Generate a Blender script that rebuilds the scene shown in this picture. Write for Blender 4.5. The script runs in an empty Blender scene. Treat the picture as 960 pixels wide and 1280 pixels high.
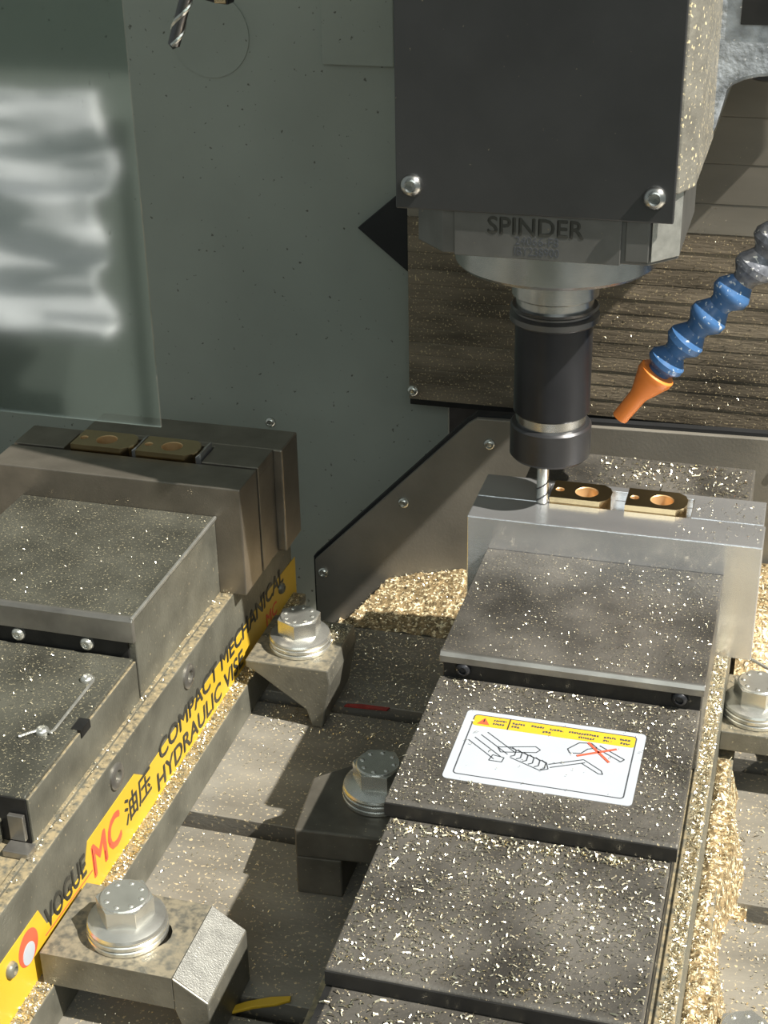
import bpy, bmesh, math, random
from mathutils import Vector, Matrix, noise
from mathutils.geometry import tessellate_polygon
random.seed(7)
SC = bpy.context.scene
COL = SC.collection

# ------------------------------------------------------------------ camera
Rw = ((0.9629, 0.2693, -0.0174), (0.1073, -0.4414, -0.8908), (-0.2475, 0.8559, -0.4540))   # rows: right, down, forward
cam_data = bpy.data.cameras.new('camera'); cam = bpy.data.objects.new('camera', cam_data); COL.objects.link(cam)
r, d, f = (Vector(v) for v in Rw)
cam.matrix_world = Matrix(((r.x, -d.x, -f.x, 0.1648), (r.y, -d.y, -f.y, -0.7349), (r.z, -d.z, -f.z, 0.3863), (0, 0, 0, 1)))
cam_data.sensor_fit = 'VERTICAL'; cam_data.sensor_height = 36.0
cam_data.lens = 1909.18 / 1280 * 36.0
cam_data.clip_start = 0.01
SC.camera = cam

# ------------------------------------------------------------------ light
SC.view_settings.view_transform = 'Standard'; SC.view_settings.look = 'None'
SC.view_settings.exposure = 0.0; SC.view_settings.gamma = 1.0
world = bpy.data.worlds.new('world'); SC.world = world; world.use_nodes = True
bg = world.node_tree.nodes['Background']; bg.inputs['Color'].default_value = (0.80, 0.90, 0.86, 1); bg.inputs['Strength'].default_value = 0.30
sun_d = bpy.data.lights.new('sun', 'SUN'); sun_d.energy = 9.0; sun_d.angle = 0.012; sun_d.color = (1.0, 0.945, 0.84)
sun = bpy.data.objects.new('sun', sun_d); COL.objects.link(sun)
sun.rotation_euler = Vector((0.82, -0.17, 1.0)).to_track_quat('Z', 'Y').to_euler()
sun.location = (1.5, -0.2, 2.0)
lamp_d = bpy.data.lights.new('front_fill', 'AREA'); lamp_d.shape = 'RECTANGLE'; lamp_d.size = 2.4; lamp_d.size_y = 1.2; lamp_d.energy = 22; lamp_d.color = (0.93, 1.0, 0.97)
lamp = bpy.data.objects.new('front_fill', lamp_d); COL.objects.link(lamp); lamp.location = (0.6, -2.4, 1.5)      # added soft fill from the front, not a known lamp
lamp.rotation_euler = (lamp.location - Vector((0.05, 0, 0))).to_track_quat('Z', 'Y').to_euler()

# ------------------------------------------------------------------ materials
def mat(name, col, metal=0.0, rough=0.5, var=0.25, scale=60, speck=None, speck_scale=500, speck_cut=0.66, bump=0.0, bump_scale=300, col2=None, stretch=None, rvar=0.0, dust=None):
    m = bpy.data.materials.new(name); m.use_nodes = True
    nt = m.node_tree; N = nt.nodes; L = nt.links
    b = N['Principled BSDF']
    b.inputs['Metallic'].default_value = metal; b.inputs['Roughness'].default_value = rough
    tc = N.new('ShaderNodeTexCoord'); vec = tc.outputs['Object']
    if stretch:
        mp = N.new('ShaderNodeMapping'); mp.inputs['Scale'].default_value = stretch; L.new(vec, mp.inputs['Vector']); svec = mp.outputs['Vector']
    else: svec = vec
    n1 = N.new('ShaderNodeTexNoise'); n1.inputs['Scale'].default_value = scale; n1.inputs['Detail'].default_value = 5; L.new(svec, n1.inputs['Vector'])
    ramp = N.new('ShaderNodeValToRGB'); ramp.color_ramp.elements[0].position = 0.32; ramp.color_ramp.elements[1].position = 0.68
    lo = col2 if col2 else tuple(c * (1 - var) for c in col); hi = col if col2 else tuple(min(1, c * (1 + var)) for c in col)
    ramp.color_ramp.elements[0].color = (*lo, 1); ramp.color_ramp.elements[1].color = (*hi, 1)
    L.new(n1.outputs['Fac'], ramp.inputs['Fac']); out = ramp.outputs['Color']
    if rvar:
        mr = N.new('ShaderNodeMapRange'); mr.inputs['To Min'].default_value = rough - rvar; mr.inputs['To Max'].default_value = rough + rvar
        L.new(n1.outputs['Fac'], mr.inputs['Value']); L.new(mr.outputs['Result'], b.inputs['Roughness'])
    if speck:
        n2 = N.new('ShaderNodeTexNoise'); n2.inputs['Scale'].default_value = speck_scale; n2.inputs['Detail'].default_value = 2; L.new(vec, n2.inputs['Vector'])
        r2 = N.new('ShaderNodeValToRGB'); r2.color_ramp.elements[0].position = speck_cut; r2.color_ramp.elements[1].position = speck_cut + 0.05
        L.new(n2.outputs['Fac'], r2.inputs['Fac'])
        mx = N.new('ShaderNodeMix'); mx.data_type = 'RGBA'; L.new(r2.outputs['Color'], mx.inputs[0]); L.new(out, mx.inputs[6]); mx.inputs[7].default_value = (*speck, 1); out = mx.outputs[2]
    if dust:      # chips and dust settle on what faces up
        ge = N.new('ShaderNodeNewGeometry'); sp = N.new('ShaderNodeSeparateXYZ'); L.new(ge.outputs['True Normal'], sp.inputs[0])
        n4 = N.new('ShaderNodeTexNoise'); n4.inputs['Scale'].default_value = 300; n4.inputs['Detail'].default_value = 3; L.new(vec, n4.inputs['Vector'])
        md = N.new('ShaderNodeMath'); md.operation = 'MULTIPLY'; L.new(sp.outputs['Z'], md.inputs[0]); L.new(n4.outputs['Fac'], md.inputs[1])
        r4 = N.new('ShaderNodeMapRange'); r4.inputs['From Min'].default_value = 0.33; r4.inputs['From Max'].default_value = 0.6; L.new(md.outputs[0], r4.inputs['Value'])
        mx2 = N.new('ShaderNodeMix'); mx2.data_type = 'RGBA'; L.new(r4.outputs['Result'], mx2.inputs[0]); L.new(out, mx2.inputs[6]); mx2.inputs[7].default_value = (*dust, 1); out = mx2.outputs[2]
    L.new(out, b.inputs['Base Color'])
    if bump:
        n3 = N.new('ShaderNodeTexNoise'); n3.inputs['Scale'].default_value = bump_scale; n3.inputs['Detail'].default_value = 3; L.new(svec if stretch else vec, n3.inputs['Vector'])
        bp = N.new('ShaderNodeBump'); bp.inputs['Strength'].default_value = bump; bp.inputs['Distance'].default_value = 0.001
        L.new(n3.outputs['Fac'], bp.inputs['Height']); L.new(bp.outputs['Normal'], b.inputs['Normal'])
    return m

GOLD = (0.80, 0.66, 0.42)
M = {
 'paint':   mat('enclosure_paint', (0.31, 0.335, 0.30), 0, 0.45, 0.10, 8, (0.10, 0.10, 0.085), 260, 0.70, 0.05, 500),
 'panel':   mat('dark_sheet_steel', (0.25, 0.232, 0.20), 0.35, 0.5, 0.22, 18, GOLD, 700, 0.76, 0.1, 500),
 'ground':  mat('ground_steel', (0.74, 0.75, 0.78), 0.85, 0.24, 0.10, 40, None, bump=0.04, bump_scale=900, stretch=(0.25, 1, 1), rvar=0.06),
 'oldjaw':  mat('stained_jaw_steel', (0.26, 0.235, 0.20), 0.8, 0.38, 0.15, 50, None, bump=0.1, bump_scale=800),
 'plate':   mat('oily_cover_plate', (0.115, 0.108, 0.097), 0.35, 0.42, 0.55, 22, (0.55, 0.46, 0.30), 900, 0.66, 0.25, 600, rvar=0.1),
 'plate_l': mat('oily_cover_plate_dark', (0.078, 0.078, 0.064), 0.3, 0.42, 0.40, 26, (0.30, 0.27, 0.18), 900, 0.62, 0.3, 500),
 'lip':     mat('worn_plate_edge', (0.30, 0.29, 0.27), 0.8, 0.32, 0.2, 60),
 'body':    mat('vise_body_steel', (0.150, 0.148, 0.122), 0.35, 0.45, 0.25, 45, (0.45, 0.38, 0.25), 420, 0.70, 0.2, 500, dust=(0.42, 0.345, 0.215)),
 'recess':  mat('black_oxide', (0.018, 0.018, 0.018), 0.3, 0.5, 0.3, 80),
 'table':   mat('table_cast_iron', (0.245, 0.230, 0.198), 0.3, 0.45, 0.30, 30, (0.60, 0.50, 0.33), 480, 0.62, 0.2, 600, stretch=(0.4, 1, 1)),
 'clamp':   mat('blackened_clamp_steel', (0.165, 0.16, 0.135), 0.45, 0.42, 0.22, 60, (0.42, 0.38, 0.28), 500, 0.68, 0.15, 700, dust=(0.34, 0.30, 0.22)),
 'clamp_face': mat('milled_clamp_edge', (0.50, 0.50, 0.47), 0.8, 0.4, 0.15, 150, None, bump=0.3, bump_scale=1200),
 'zinc':    mat('zinc_plated_steel', (0.66, 0.66, 0.62), 0.85, 0.26, 0.12, 90),
 'black':   mat('black_tool_steel', (0.030, 0.031, 0.036), 0.55, 0.33, 0.15, 30, None, rvar=0.04),
 'nut':     mat('dark_nut_steel', (0.075, 0.075, 0.08), 0.7, 0.34, 0.15, 40),
 'bore':    mat('bored_brass', (0.74, 0.50, 0.26), 0.55, 0.4, 0.12, 60),
 'steel':   mat('turned_steel', (0.50, 0.50, 0.49), 1.0, 0.27, 0.12, 60, None, bump=0.05, bump_scale=1500),
 'darksteel': mat('dark_turned_steel', (0.16, 0.16, 0.165), 0.9, 0.30, 0.12, 60),
 'cover':   mat('brushed_dark_cover', (0.105, 0.105, 0.108), 0.75, 0.30, 0.10, 25, (0.40, 0.34, 0.24), 420, 0.765, 0.03, 900),
 'housing': mat('spindle_housing_steel', (0.17, 0.17, 0.165), 0.7, 0.42, 0.15, 50, (0.40, 0.34, 0.22), 500, 0.74),
 'headpaint': mat('chip_dusted_head_casting', (0.23, 0.22, 0.19), 0.25, 0.5, 0.22, 70, (0.85, 0.72, 0.46), 450, 0.62, 0.4, 400),
 'cast':    mat('rough_cast_iron', (0.36, 0.39, 0.43), 0.3, 0.5, 0.35, 120, (0.8, 0.8, 0.8), 350, 0.68, 0.8, 250),
 'slat':    mat('way_cover_steel', (0.25, 0.23, 0.195), 0.45, 0.45, 0.18, 25, GOLD, 650, 0.76, 0.05, 700, stretch=(0.3, 1, 1)),
 'slat_d':  mat('dusty_way_cover_steel', (0.205, 0.168, 0.122), 0.25, 0.55, 0.50, 60, (0.60, 0.48, 0.29), 700, 0.62, 0.35, 600, stretch=(0.2, 1, 1)),
 'brass':   mat('machined_brass', (0.62, 0.48, 0.28), 1.0, 0.22, 0.06, 60),
 'chip':    mat('brass_chip', (0.93, 0.83, 0.62), 1.0, 0.30, 0.12, 200),
 'heap':    mat('heaped_brass_chips', (0.31, 0.23, 0.125), 0.4, 0.5, 0.6, 330, (0.95, 0.82, 0.55), 420, 0.56, 1.0, 420),
 'orange':  mat('orange_plastic', (0.92, 0.26, 0.045), 0, 0.42, 0.06, 60),
 'blue':    mat('blue_plastic', (0.055, 0.145, 0.33), 0, 0.30, 0.15, 60, (0.50, 0.56, 0.62), 380, 0.64, 0.1, 400),
 'greyplastic': mat('wet_grey_joint', (0.16, 0.17, 0.20), 0.2, 0.3, 0.4, 200, (0.75, 0.75, 0.72), 350, 0.62, 0.5, 400),
 'yellow':  mat('yellow_vinyl', (0.62, 0.40, 0.03), 0, 0.4, 0.06, 30),
 'white':   mat('white_vinyl', (0.42, 0.455, 0.51), 0, 0.35, 0.04, 40, (0.45, 0.44, 0.42), 480, 0.70),
 'ink':     mat('black_ink', (0.035, 0.035, 0.03), 0, 0.5, 0.1, 40),
 'greyink': mat('grey_ink', (0.06, 0.065, 0.075), 0, 0.5, 0.1, 40),
 'red':     mat('red_ink', (0.72, 0.10, 0.05), 0, 0.5, 0.1, 40),
 'oldred':  mat('dull_red_plastic', (0.28, 0.035, 0.03), 0, 0.6, 0.2, 200),
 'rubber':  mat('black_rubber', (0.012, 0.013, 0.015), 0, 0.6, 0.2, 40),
 'sheet':   mat('white_plastic_sheet', (0.66, 0.67, 0.71), 0, 0.3, 0.08, 4, None, bump=0.4, bump_scale=9),
 'shadeclamp': mat('shade_toned_clamp', (0.13, 0.12, 0.10), 0.5, 0.42, 0.22, 60, (0.3, 0.26, 0.18), 500, 0.70),  # clamp steel with the shade put into its colour
 'shopwall': mat('shop_wall_paint', (0.10, 0.135, 0.12), 0, 0.7, 0.1, 2),
 'shopfloor': mat('shop_floor_concrete', (0.065, 0.078, 0.07), 0, 0.7, 0.15, 3),
}
def pane_material():
    m = bpy.data.materials.new('reflective_polycarbonate'); m.use_nodes = True
    nt = m.node_tree; N = nt.nodes; L = nt.links; N.remove(N['Principled BSDF'])
    t = N.new('ShaderNodeBsdfTransparent'); t.inputs['Color'].default_value = (0.93, 0.97, 0.94, 1)
    g = N.new('ShaderNodeBsdfGlossy'); g.inputs['Roughness'].default_value = 0.05; g.inputs['Color'].default_value = (0.97, 0.98, 1, 1)
    lw = N.new('ShaderNodeFresnel'); lw.inputs['IOR'].default_value = 1.6
    mr = N.new('ShaderNodeMath'); mr.operation = 'MULTIPLY_ADD'; mr.inputs[1].default_value = 1.6; mr.inputs[2].default_value = 0.17; mr.use_clamp = True
    L.new(lw.outputs['Fac'], mr.inputs[0])
    mx = N.new('ShaderNodeMixShader'); L.new(mr.outputs['Value'], mx.inputs['Fac']); L.new(t.outputs[0], mx.inputs[1]); L.new(g.outputs[0], mx.inputs[2])
    L.new(mx.outputs[0], N['Material Output'].inputs['Surface'])
    return m
M['pane'] = pane_material()

# ------------------------------------------------------------------ mesh helpers
def put(axis, u, v, w):
    return (u, v, w) if axis == 'z' else (u, w, v) if axis == 'y' else (w, u, v)
def prism(bm, outer, axis, a, b, holes=()):
    """polygon (with holes) in the plane across AXIS, from a to b along it"""
    loops = [list(outer)] + [list(h) for h in holes]
    flat = [p for l in loops for p in l]
    lo = [bm.verts.new(put(axis, p[0], p[1], a)) for p in flat]; hi = [bm.verts.new(put(axis, p[0], p[1], b)) for p in flat]
    if len(loops) == 1:
        bm.faces.new(lo); bm.faces.new(hi)
    else:
        for t in tessellate_polygon([[Vector((p[0], p[1], 0)) for p in l] for l in loops]):
            try: bm.faces.new([lo[i] for i in t]); bm.faces.new([hi[i] for i in t])
            except ValueError: pass
    k = 0
    for l in loops:
        n = len(l)
        for i in range(n):
            j = (i + 1) % n
            bm.faces.new((lo[k + i], lo[k + j], hi[k + j], hi[k + i]))
        k += n
def box(bm, x0, x1, y0, y1, z0, z1):
    prism(bm, [(x0, y0), (x1, y0), (x1, y1), (x0, y1)], 'z', z0, z1)
def circle(cx, cy, r, n=32, ph=0.0):
    return [(cx + r * math.cos(ph + 2 * math.pi * i / n), cy + r * math.sin(ph + 2 * math.pi * i / n)) for i in range(n)]
def stadium(cx, cy, hl, r, n=8):
    return [(cx + hl + r * math.cos(-math.pi / 2 + math.pi * i / n), cy + r * math.sin(-math.pi / 2 + math.pi * i / n)) for i in range(n + 1)] + \
           [(cx - hl + r * math.cos(math.pi / 2 + math.pi * i / n), cy + r * math.sin(math.pi / 2 + math.pi * i / n)) for i in range(n + 1)]
def roundrect(x0, x1, y0, y1, r, n=5):
    out = []
    for cx, cy, a in ((x1 - r, y0 + r, -90), (x1 - r, y1 - r, 0), (x0 + r, y1 - r, 90), (x0 + r, y0 + r, 180)):
        out += [(cx + r * math.cos(math.radians(a + 90 * i / n)), cy + r * math.sin(math.radians(a + 90 * i / n))) for i in range(n + 1)]
    return out
def lathe(bm, prof, n=48, mtx=None, cap=True):
    """profile of (radius, height) turned round Z"""
    rings = []
    for rr, z in prof:
        rings.append([bm.verts.new((rr * math.cos(2 * math.pi * i / n), rr * math.sin(2 * math.pi * i / n), z)) for i in range(n)])
    for a, b in zip(rings, rings[1:]):
        for i in range(n):
            bm.faces.new((a[i], a[(i + 1) % n], b[(i + 1) % n], b[i]))
    if cap:
        bm.faces.new(rings[0]); bm.faces.new(rings[-1])
    if mtx is not None:
        for ring in rings:
            for v in ring: v.co = mtx @ v.co
def tube(bm, pts, r, n=6):
    pts = [Vector(p) for p in pts]; rings = []
    for i, p in enumerate(pts):
        t = (pts[min(i + 1, len(pts) - 1)] - pts[max(i - 1, 0)]).normalized()
        q = t.to_track_quat('Z', 'Y')
        rings.append([bm.verts.new(p + q @ Vector((r * math.cos(2 * math.pi * k / n), r * math.sin(2 * math.pi * k / n), 0))) for k in range(n)])
    for a, b in zip(rings, rings[1:]):
        for k in range(n): bm.faces.new((a[k], a[(k + 1) % n], b[(k + 1) % n], b[k]))
    bm.faces.new(rings[0]); bm.faces.new(rings[-1])
def world_of(p):
    return p.location.copy() if p.parent is None else Vector((0, 0, 0))      # parts carry their place in the mesh
def obj(name, bm, m, parent=None, bevel=0.0, smooth=False, seg=2):
    bmesh.ops.recalc_face_normals(bm, faces=bm.faces[:])
    me = bpy.data.meshes.new(name); bm.to_mesh(me); bm.free()
    me.materials.append(M[m] if isinstance(m, str) else m)
    o = bpy.data.objects.new(name, me); COL.objects.link(o)
    if parent is not None:
        o.parent = parent
        o.matrix_parent_inverse = Matrix.Translation(-world_of(parent))
    if smooth:
        for p in me.polygons: p.use_smooth = True
        me.set_sharp_from_angle(angle=math.radians(35))
    if bevel:
        b = o.modifiers.new('edge', 'BEVEL'); b.width = bevel; b.segments = seg; b.limit_method = 'ANGLE'; b.angle_limit = math.radians(40)
    return o
def tag(o, label=None, cat=None, group=None, kind=None):
    if label: o['label'] = label
    if cat: o['category'] = cat
    if group: o['group'] = group
    if kind: o['kind'] = kind
    return o
def thing(name, label, cat, loc, group=None):
    o = bpy.data.objects.new(name, None); COL.objects.link(o); o.location = loc; o.empty_display_size = 0.01
    return tag(o, label, cat, group)
def copy_tree(o, parent=None):
    c = o.copy(); COL.objects.link(c)
    if parent is not None: c.parent = parent
    for ch in list(o.children): copy_tree(ch, c)
    return c
def boxo(name, dims, m, parent=None, bevel=0.0):
    bm = bmesh.new(); box(bm, *dims); return obj(name, bm, m, parent, bevel)
def text(name, body, size, loc, rot, m, parent, align='LEFT', sx=1.0, bold=0.0):
    c = bpy.data.curves.new(name, 'FONT'); c.body = body; c.size = size; c.align_x = align; c.extrude = 0.00006; c.resolution_u = 3
    tmp = bpy.data.objects.new('lettering_outline', c); COL.objects.link(tmp)
    bpy.context.view_layer.update()
    me = bpy.data.meshes.new_from_object(tmp.evaluated_get(bpy.context.evaluated_depsgraph_get()))
    bpy.data.objects.remove(tmp)
    if bold:
        b4 = bmesh.new()
        for dx, dy in ((-bold, 0), (bold, 0), (0, bold), (0, -bold)):
            k = me.copy(); k.transform(Matrix.Translation((dx, dy, 0.00001 * dx / bold))); b4.from_mesh(k); bpy.data.meshes.remove(k)
        b4.to_mesh(me); b4.free()
    me.materials.clear(); me.materials.append(M[m])
    from mathutils import Euler
    me.transform(Matrix.Translation(loc) @ Euler(rot).to_matrix().to_4x4() @ Matrix.Diagonal((sx, 1, 1, 1)))
    o = bpy.data.objects.new(name, me); COL.objects.link(o)
    o.parent = parent; o.matrix_parent_inverse = Matrix.Translation(-world_of(parent))
    return o
# ------------------------------------------------------------------ setting
ZT = -0.15
bm = bmesh.new()
prism(bm, [(-1.1, -0.45), (-0.0754, -0.45), (-0.0754, 0.75), (-1.1, 0.75)], 'y', 0.27, 0.274)
wall = tag(obj('wall_back', bm, 'paint'), 'grey green painted sheet wall behind the vises', kind='structure')
boxo('panel', (-0.162, -0.112, 0.2665, 0.27, 0.1885, 0.60), 'paint', wall, 0.0008)
bm = bmesh.new(); prism(bm, circle(-0.243, 0.205, 0.0285, 48), 'y', 0.2690, 0.2702); obj('reflection_disc', bm, 'paint', wall)  # disc added in the shape of a faint round reflection
def pan_screw(name, loc, r, parent, m='zinc', face='-y', socket=True):
    bm = bmesh.new()
    mt = {'-y': Matrix.Rotation(math.pi / 2, 4, 'X'), 'z': Matrix.Identity(4), '+x': Matrix.Rotation(math.pi / 2, 4, 'Y')}[face]
    mt = Matrix.Translation(loc) @ mt
    lathe(bm, [(r, 0), (r, r * 0.25), (r * 0.85, r * 0.55), (r * 0.55, r * 0.75), (r * 0.5, r * 0.76), (r * 0.46, r * 0.45), (0.0001, r * 0.42)] if socket else [(r, 0), (r, r * .2), (r * .8, r * .5), (r * .4, r * .68), (0.0001, r * .72)], 16, mt)
    return obj(name, bm, m, parent, smooth=True)
pan_screw('screw', (-0.2145, 0.27, -0.080), 0.0042, wall)
bm = bmesh.new(); prism(bm, [(-0.46, -0.45), (0.9, -0.45), (0.9, 0.75), (-0.46, 0.75)], 'y', 0.42, 0.43)  # black sheet put in for the shade below the way cover
tag(obj('gap_shade_sheet', bm, 'recess'), 'black sheet for the shaded gap behind the column covers', kind='structure')
boxo('floor', (-3.5, 1.0, -4.2, 0.6, -1.06, -1.0), 'shopfloor')['kind'] = 'structure'
boxo('trim_1', (-1.1, 0.9, 0.112, 0.42, -0.26, -0.25), 'panel')['kind'] = 'structure'     # chip tray behind the table
boxo('wall_front', (-3.5, 1.0, -4.25, -4.2, -1.0, 1.6), 'shopwall')['kind'] = 'structure'
# enclosure door window, pane cut down to the part that reflects
bm = bmesh.new(); prism(bm, [(-0.55, 0.236), (0.0175, 0.236), (0.0175, 0.95), (-0.55, 0.95)], 'y', -0.4206, -0.42)
wn = tag(obj('window_1', bm, 'pane'), 'reflective polycarbonate window of the machine door, cut to its reflecting corner', kind='structure')

# black diamond plate on the wall
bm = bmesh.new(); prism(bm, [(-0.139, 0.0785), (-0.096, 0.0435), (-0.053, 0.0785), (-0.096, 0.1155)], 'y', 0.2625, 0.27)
tag(obj('black_diamond', bm, 'rubber', bevel=0.0006), 'black pointed diamond plate on the wall behind the spindle head', 'black diamond')

# column way cover made of overlapping slats
t = thing('column_way_cover', 'ridged steel way cover dusted with brass chips behind the spindle', 'way cover', (0.17, 0.25, -0.041))
z = -0.041; k = 0
heights = [0.0125, 0.011, 0.0105, 0.010, 0.0105, 0.0115, 0.010, 0.0105, 0.011, 0.012, 0.012, 0.013, 0.020, 0.026, 0.030, 0.034, 0.05, 0.06, 0.07]
for h in heights:
    bm = bmesh.new(); out = (0.0002, 0.00045, 0.0003, 0.0005, 0.00015)[k % 5] if k < 12 else 0.0003
    prism(bm, [(0.2486 - out, z), (0.2486 - out, z + 0.0025), (0.2486, z + h), (0.262, z + h), (0.262, z)], 'x', -0.0990, 0.44)
    obj('slat', bm, 'slat_d' if k < 12 else 'slat', t, 0.0005)
    z += h; k += 1
boxo('bottom_lip', (-0.0985, 0.44, 0.249, 0.262, -0.0455, -0.041), 'recess', t, 0.0004)
pan_screw('screw', (-0.0955, 0.2465, -0.0335), 0.0042, t)

# roof shaped sheet-steel guard behind the table
t = thing('way_cover_guard', 'dark sheet steel guard with sloping edge and screws behind the table', 'guard', (0, 0.16, -0.20))
PG = [(-0.1455, -0.25), (-0.1455, -0.1325), (-0.0357, -0.0167), (-0.030, -0.0125), (0.30, -0.0045), (0.42, -0.10), (0.42, -0.25)]
bm = bmesh.new(); prism(bm, PG, 'y', 0.16, 0.164); obj('front_sheet', bm, 'panel', t, 0.0006)
bm = bmesh.new(); prism(bm, [(-0.1475, -0.25), (-0.1475, -0.1318), (-0.0375, -0.0155), (-0.031, -0.0105), (0.31, -0.002), (0.425, -0.098), (0.425, -0.25)], 'y', 0.164, 0.170); obj('rubber_edge', bm, 'rubber', t)
for (sx, sz) in ((-0.1391, -0.1414), (-0.0798, -0.0793), (-0.0211, -0.0295), (0.17, -0.020)):
    pan_screw('screw', (sx, 0.16, sz), 0.0040, t)

# machine table with T-slots
slots = [-0.2365, -0.1115, 0.0140]
prof = [(-0.62, -0.215), (0.107, -0.215), (0.107, ZT)]
for c in reversed(slots):
    prof += [(c + 0.0065, ZT), (c + 0.0065, ZT - 0.012), (c + 0.012, ZT - 0.012), (c + 0.012, ZT - 0.020), (c - 0.012, ZT - 0.020), (c - 0.012, ZT - 0.012), (c - 0.0065, ZT - 0.012), (c - 0.0065, ZT)]
prof += [(-0.3555, ZT), (-0.3555, ZT - 0.02), (-0.3685, ZT - 0.02), (-0.3685, ZT), (-0.62, ZT)]
bm = bmesh.new(); prism(bm, prof, 'x', -0.75, 0.62)
tag(obj('machine_table', bm, 'table', bevel=0.0005), 'long cast iron machine table with T-slots carrying both vises', 'table')

# ------------------------------------------------------------------ vises
def vise(ox, label, L):
    """L: True for the left, darker vise. Local x runs from 0 to 0.16 across the jaws."""
    t = thing('machine_vise', label, 'vise', (ox + 0.08, -0.1, ZT), None)
    X = lambda v: ox + v
    bm = bmesh.new()
    prism(bm, [(X(-0.0035), ZT), (X(0.1605 if L else 0.1565), ZT), (X(0.1605 if L else 0.1565), -0.127), (X(0.1515 if L else 0.148), -0.127), (X(0.1515 if L else 0.148), -0.070), (X(0.005), -0.070), (X(0.005), -0.127), (X(-0.0035), -0.127)], 'y', -0.46, 0.1045 if L else 0.100)
    base = obj('base', bm, 'body', t, 0.0008)
    xb = 0.1515 if L else 0.148
    # guide rails on top of the base
    boxo('guide_rail', (X(xb - 0.0085), X(xb - 0.0055), -0.44, -0.02, -0.0705, -0.0685), 'body', t, 0.0005)
    boxo('guide_rail', (X(0.0135), X(0.0165), -0.44, -0.02, -0.0705, -0.0685), 'body', t, 0.0005)
    # fixed jaw with its pocket
    g = 0.0310 if L else 0.0270
    yb = 0.0580 if L else 0.0555
    x1 = 0.160 if L else 0.1590
    px0, px1, py1 = (0.0340, 0.1240, 0.0535) if L else (0.0385, 0.1195, 0.0500)
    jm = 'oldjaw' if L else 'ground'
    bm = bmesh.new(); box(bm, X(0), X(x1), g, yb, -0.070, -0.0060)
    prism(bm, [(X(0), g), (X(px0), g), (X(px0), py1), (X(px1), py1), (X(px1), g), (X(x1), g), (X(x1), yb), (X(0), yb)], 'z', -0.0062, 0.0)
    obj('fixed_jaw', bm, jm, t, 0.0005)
    bm = bmesh.new(); box(bm, X(0), X(0.160), 0.0, 0.0285 if L else 0.0263, -0.070, 0.0)
    obj('movable_jaw', bm, jm, t, 0.0007)
    bm = bmesh.new()
    if L: box(bm, X(0.0340), X(0.1655), 0.0585, 0.0875, -0.070, -0.0003)
    else: box(bm, X(0.0215), X(0.1505), 0.0557, 0.0995, -0.070, -0.0010)
    obj('rear_jaw_block', bm, 'oldjaw' if L else 'plate', t, 0.001)
    # movable jaw body and stepped cover plates
    xa, xc = (0.020, 0.1435) if L else (0.0125, 0.1405)
    yf = -0.1195 if L else -0.111
    lip = 0.0145 if L else 0.0055
    zl = -0.043 if L else -0.0335
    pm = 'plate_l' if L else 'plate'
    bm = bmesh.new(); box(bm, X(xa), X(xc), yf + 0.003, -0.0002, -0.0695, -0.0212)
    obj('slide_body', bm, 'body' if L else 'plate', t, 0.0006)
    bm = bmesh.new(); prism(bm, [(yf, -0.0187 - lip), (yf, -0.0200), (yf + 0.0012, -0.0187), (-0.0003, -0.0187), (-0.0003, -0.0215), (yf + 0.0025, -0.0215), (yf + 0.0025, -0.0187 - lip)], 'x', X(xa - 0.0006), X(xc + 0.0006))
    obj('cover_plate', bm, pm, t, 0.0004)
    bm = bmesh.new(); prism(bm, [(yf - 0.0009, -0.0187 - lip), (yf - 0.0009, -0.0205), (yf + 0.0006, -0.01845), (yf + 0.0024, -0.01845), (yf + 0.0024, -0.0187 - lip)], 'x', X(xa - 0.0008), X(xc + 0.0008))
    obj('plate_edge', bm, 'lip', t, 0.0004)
    boxo('recess_face', (X(xa + 0.001), X(xc - (0.004 if L else 0.001)), yf + 0.0012, yf + 0.004, zl - 0.001, -0.0187 - lip), 'recess', t)
    if L: boxo('side_edge', (X(xc - 0.0004), X(xc + 0.0012), yf, -0.0004, -0.0202, -0.0183), 'clamp_face', t, 0.0003)
    for sx in ((0.0765, 0.1165) if L else (0.0235, 0.1297)):
        pan_screw('screw', (X(sx), yf + 0.0012, -0.0378 if L else -0.0275), 0.0040, t, 'zinc' if L else 'black')
    if L:
        steps = [(0.018, 0.1425, -0.240, yf, -0.043, -0.0695), (0.024, 0.1290, -0.460, -0.2405, -0.057, -0.069)]
    else:
        steps = [(0.0115, 0.1398, -0.2130, yf + 0.002, -0.0335, -0.0415), (0.0140, 0.1372, -0.3090, -0.2110, -0.0425, -0.0505), (0.0165, 0.1350, -0.4500, -0.3070, -0.0515, -0.069)]
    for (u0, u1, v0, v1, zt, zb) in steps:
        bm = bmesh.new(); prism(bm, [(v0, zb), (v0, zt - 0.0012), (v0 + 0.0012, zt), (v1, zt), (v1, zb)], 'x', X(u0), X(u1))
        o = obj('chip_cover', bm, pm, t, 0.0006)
        boxo('front_lip', (X(u0), X(u1), v0 - 0.0008, v0, zb, zt - 0.0014), 'recess', o)
    if not L:
        boxo('slide_core', (X(0.014), X(0.1375), -0.44, yf, -0.0695, -0.0517), 'recess', t)
    else:
        boxo('side_skirt', (X(0.1425), X(0.1440), -0.240, yf, -0.0700, -0.0445), 'body', t, 0.0004)
        boxo('side_notch', (X(0.1390), X(0.1446), -0.186, -0.176, -0.0475, -0.0428), 'recess', t)
        boxo('end_tab', (X(0.1340), X(0.1420), -0.2440, -0.2415, -0.066, -0.052), 'lip', t, 0.0004)
        boxo('foot_tab', (X(0.1340), X(0.1470), -0.2520, -0.2440, -0.0695, -0.066), 'lip', t, 0.0004)
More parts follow.
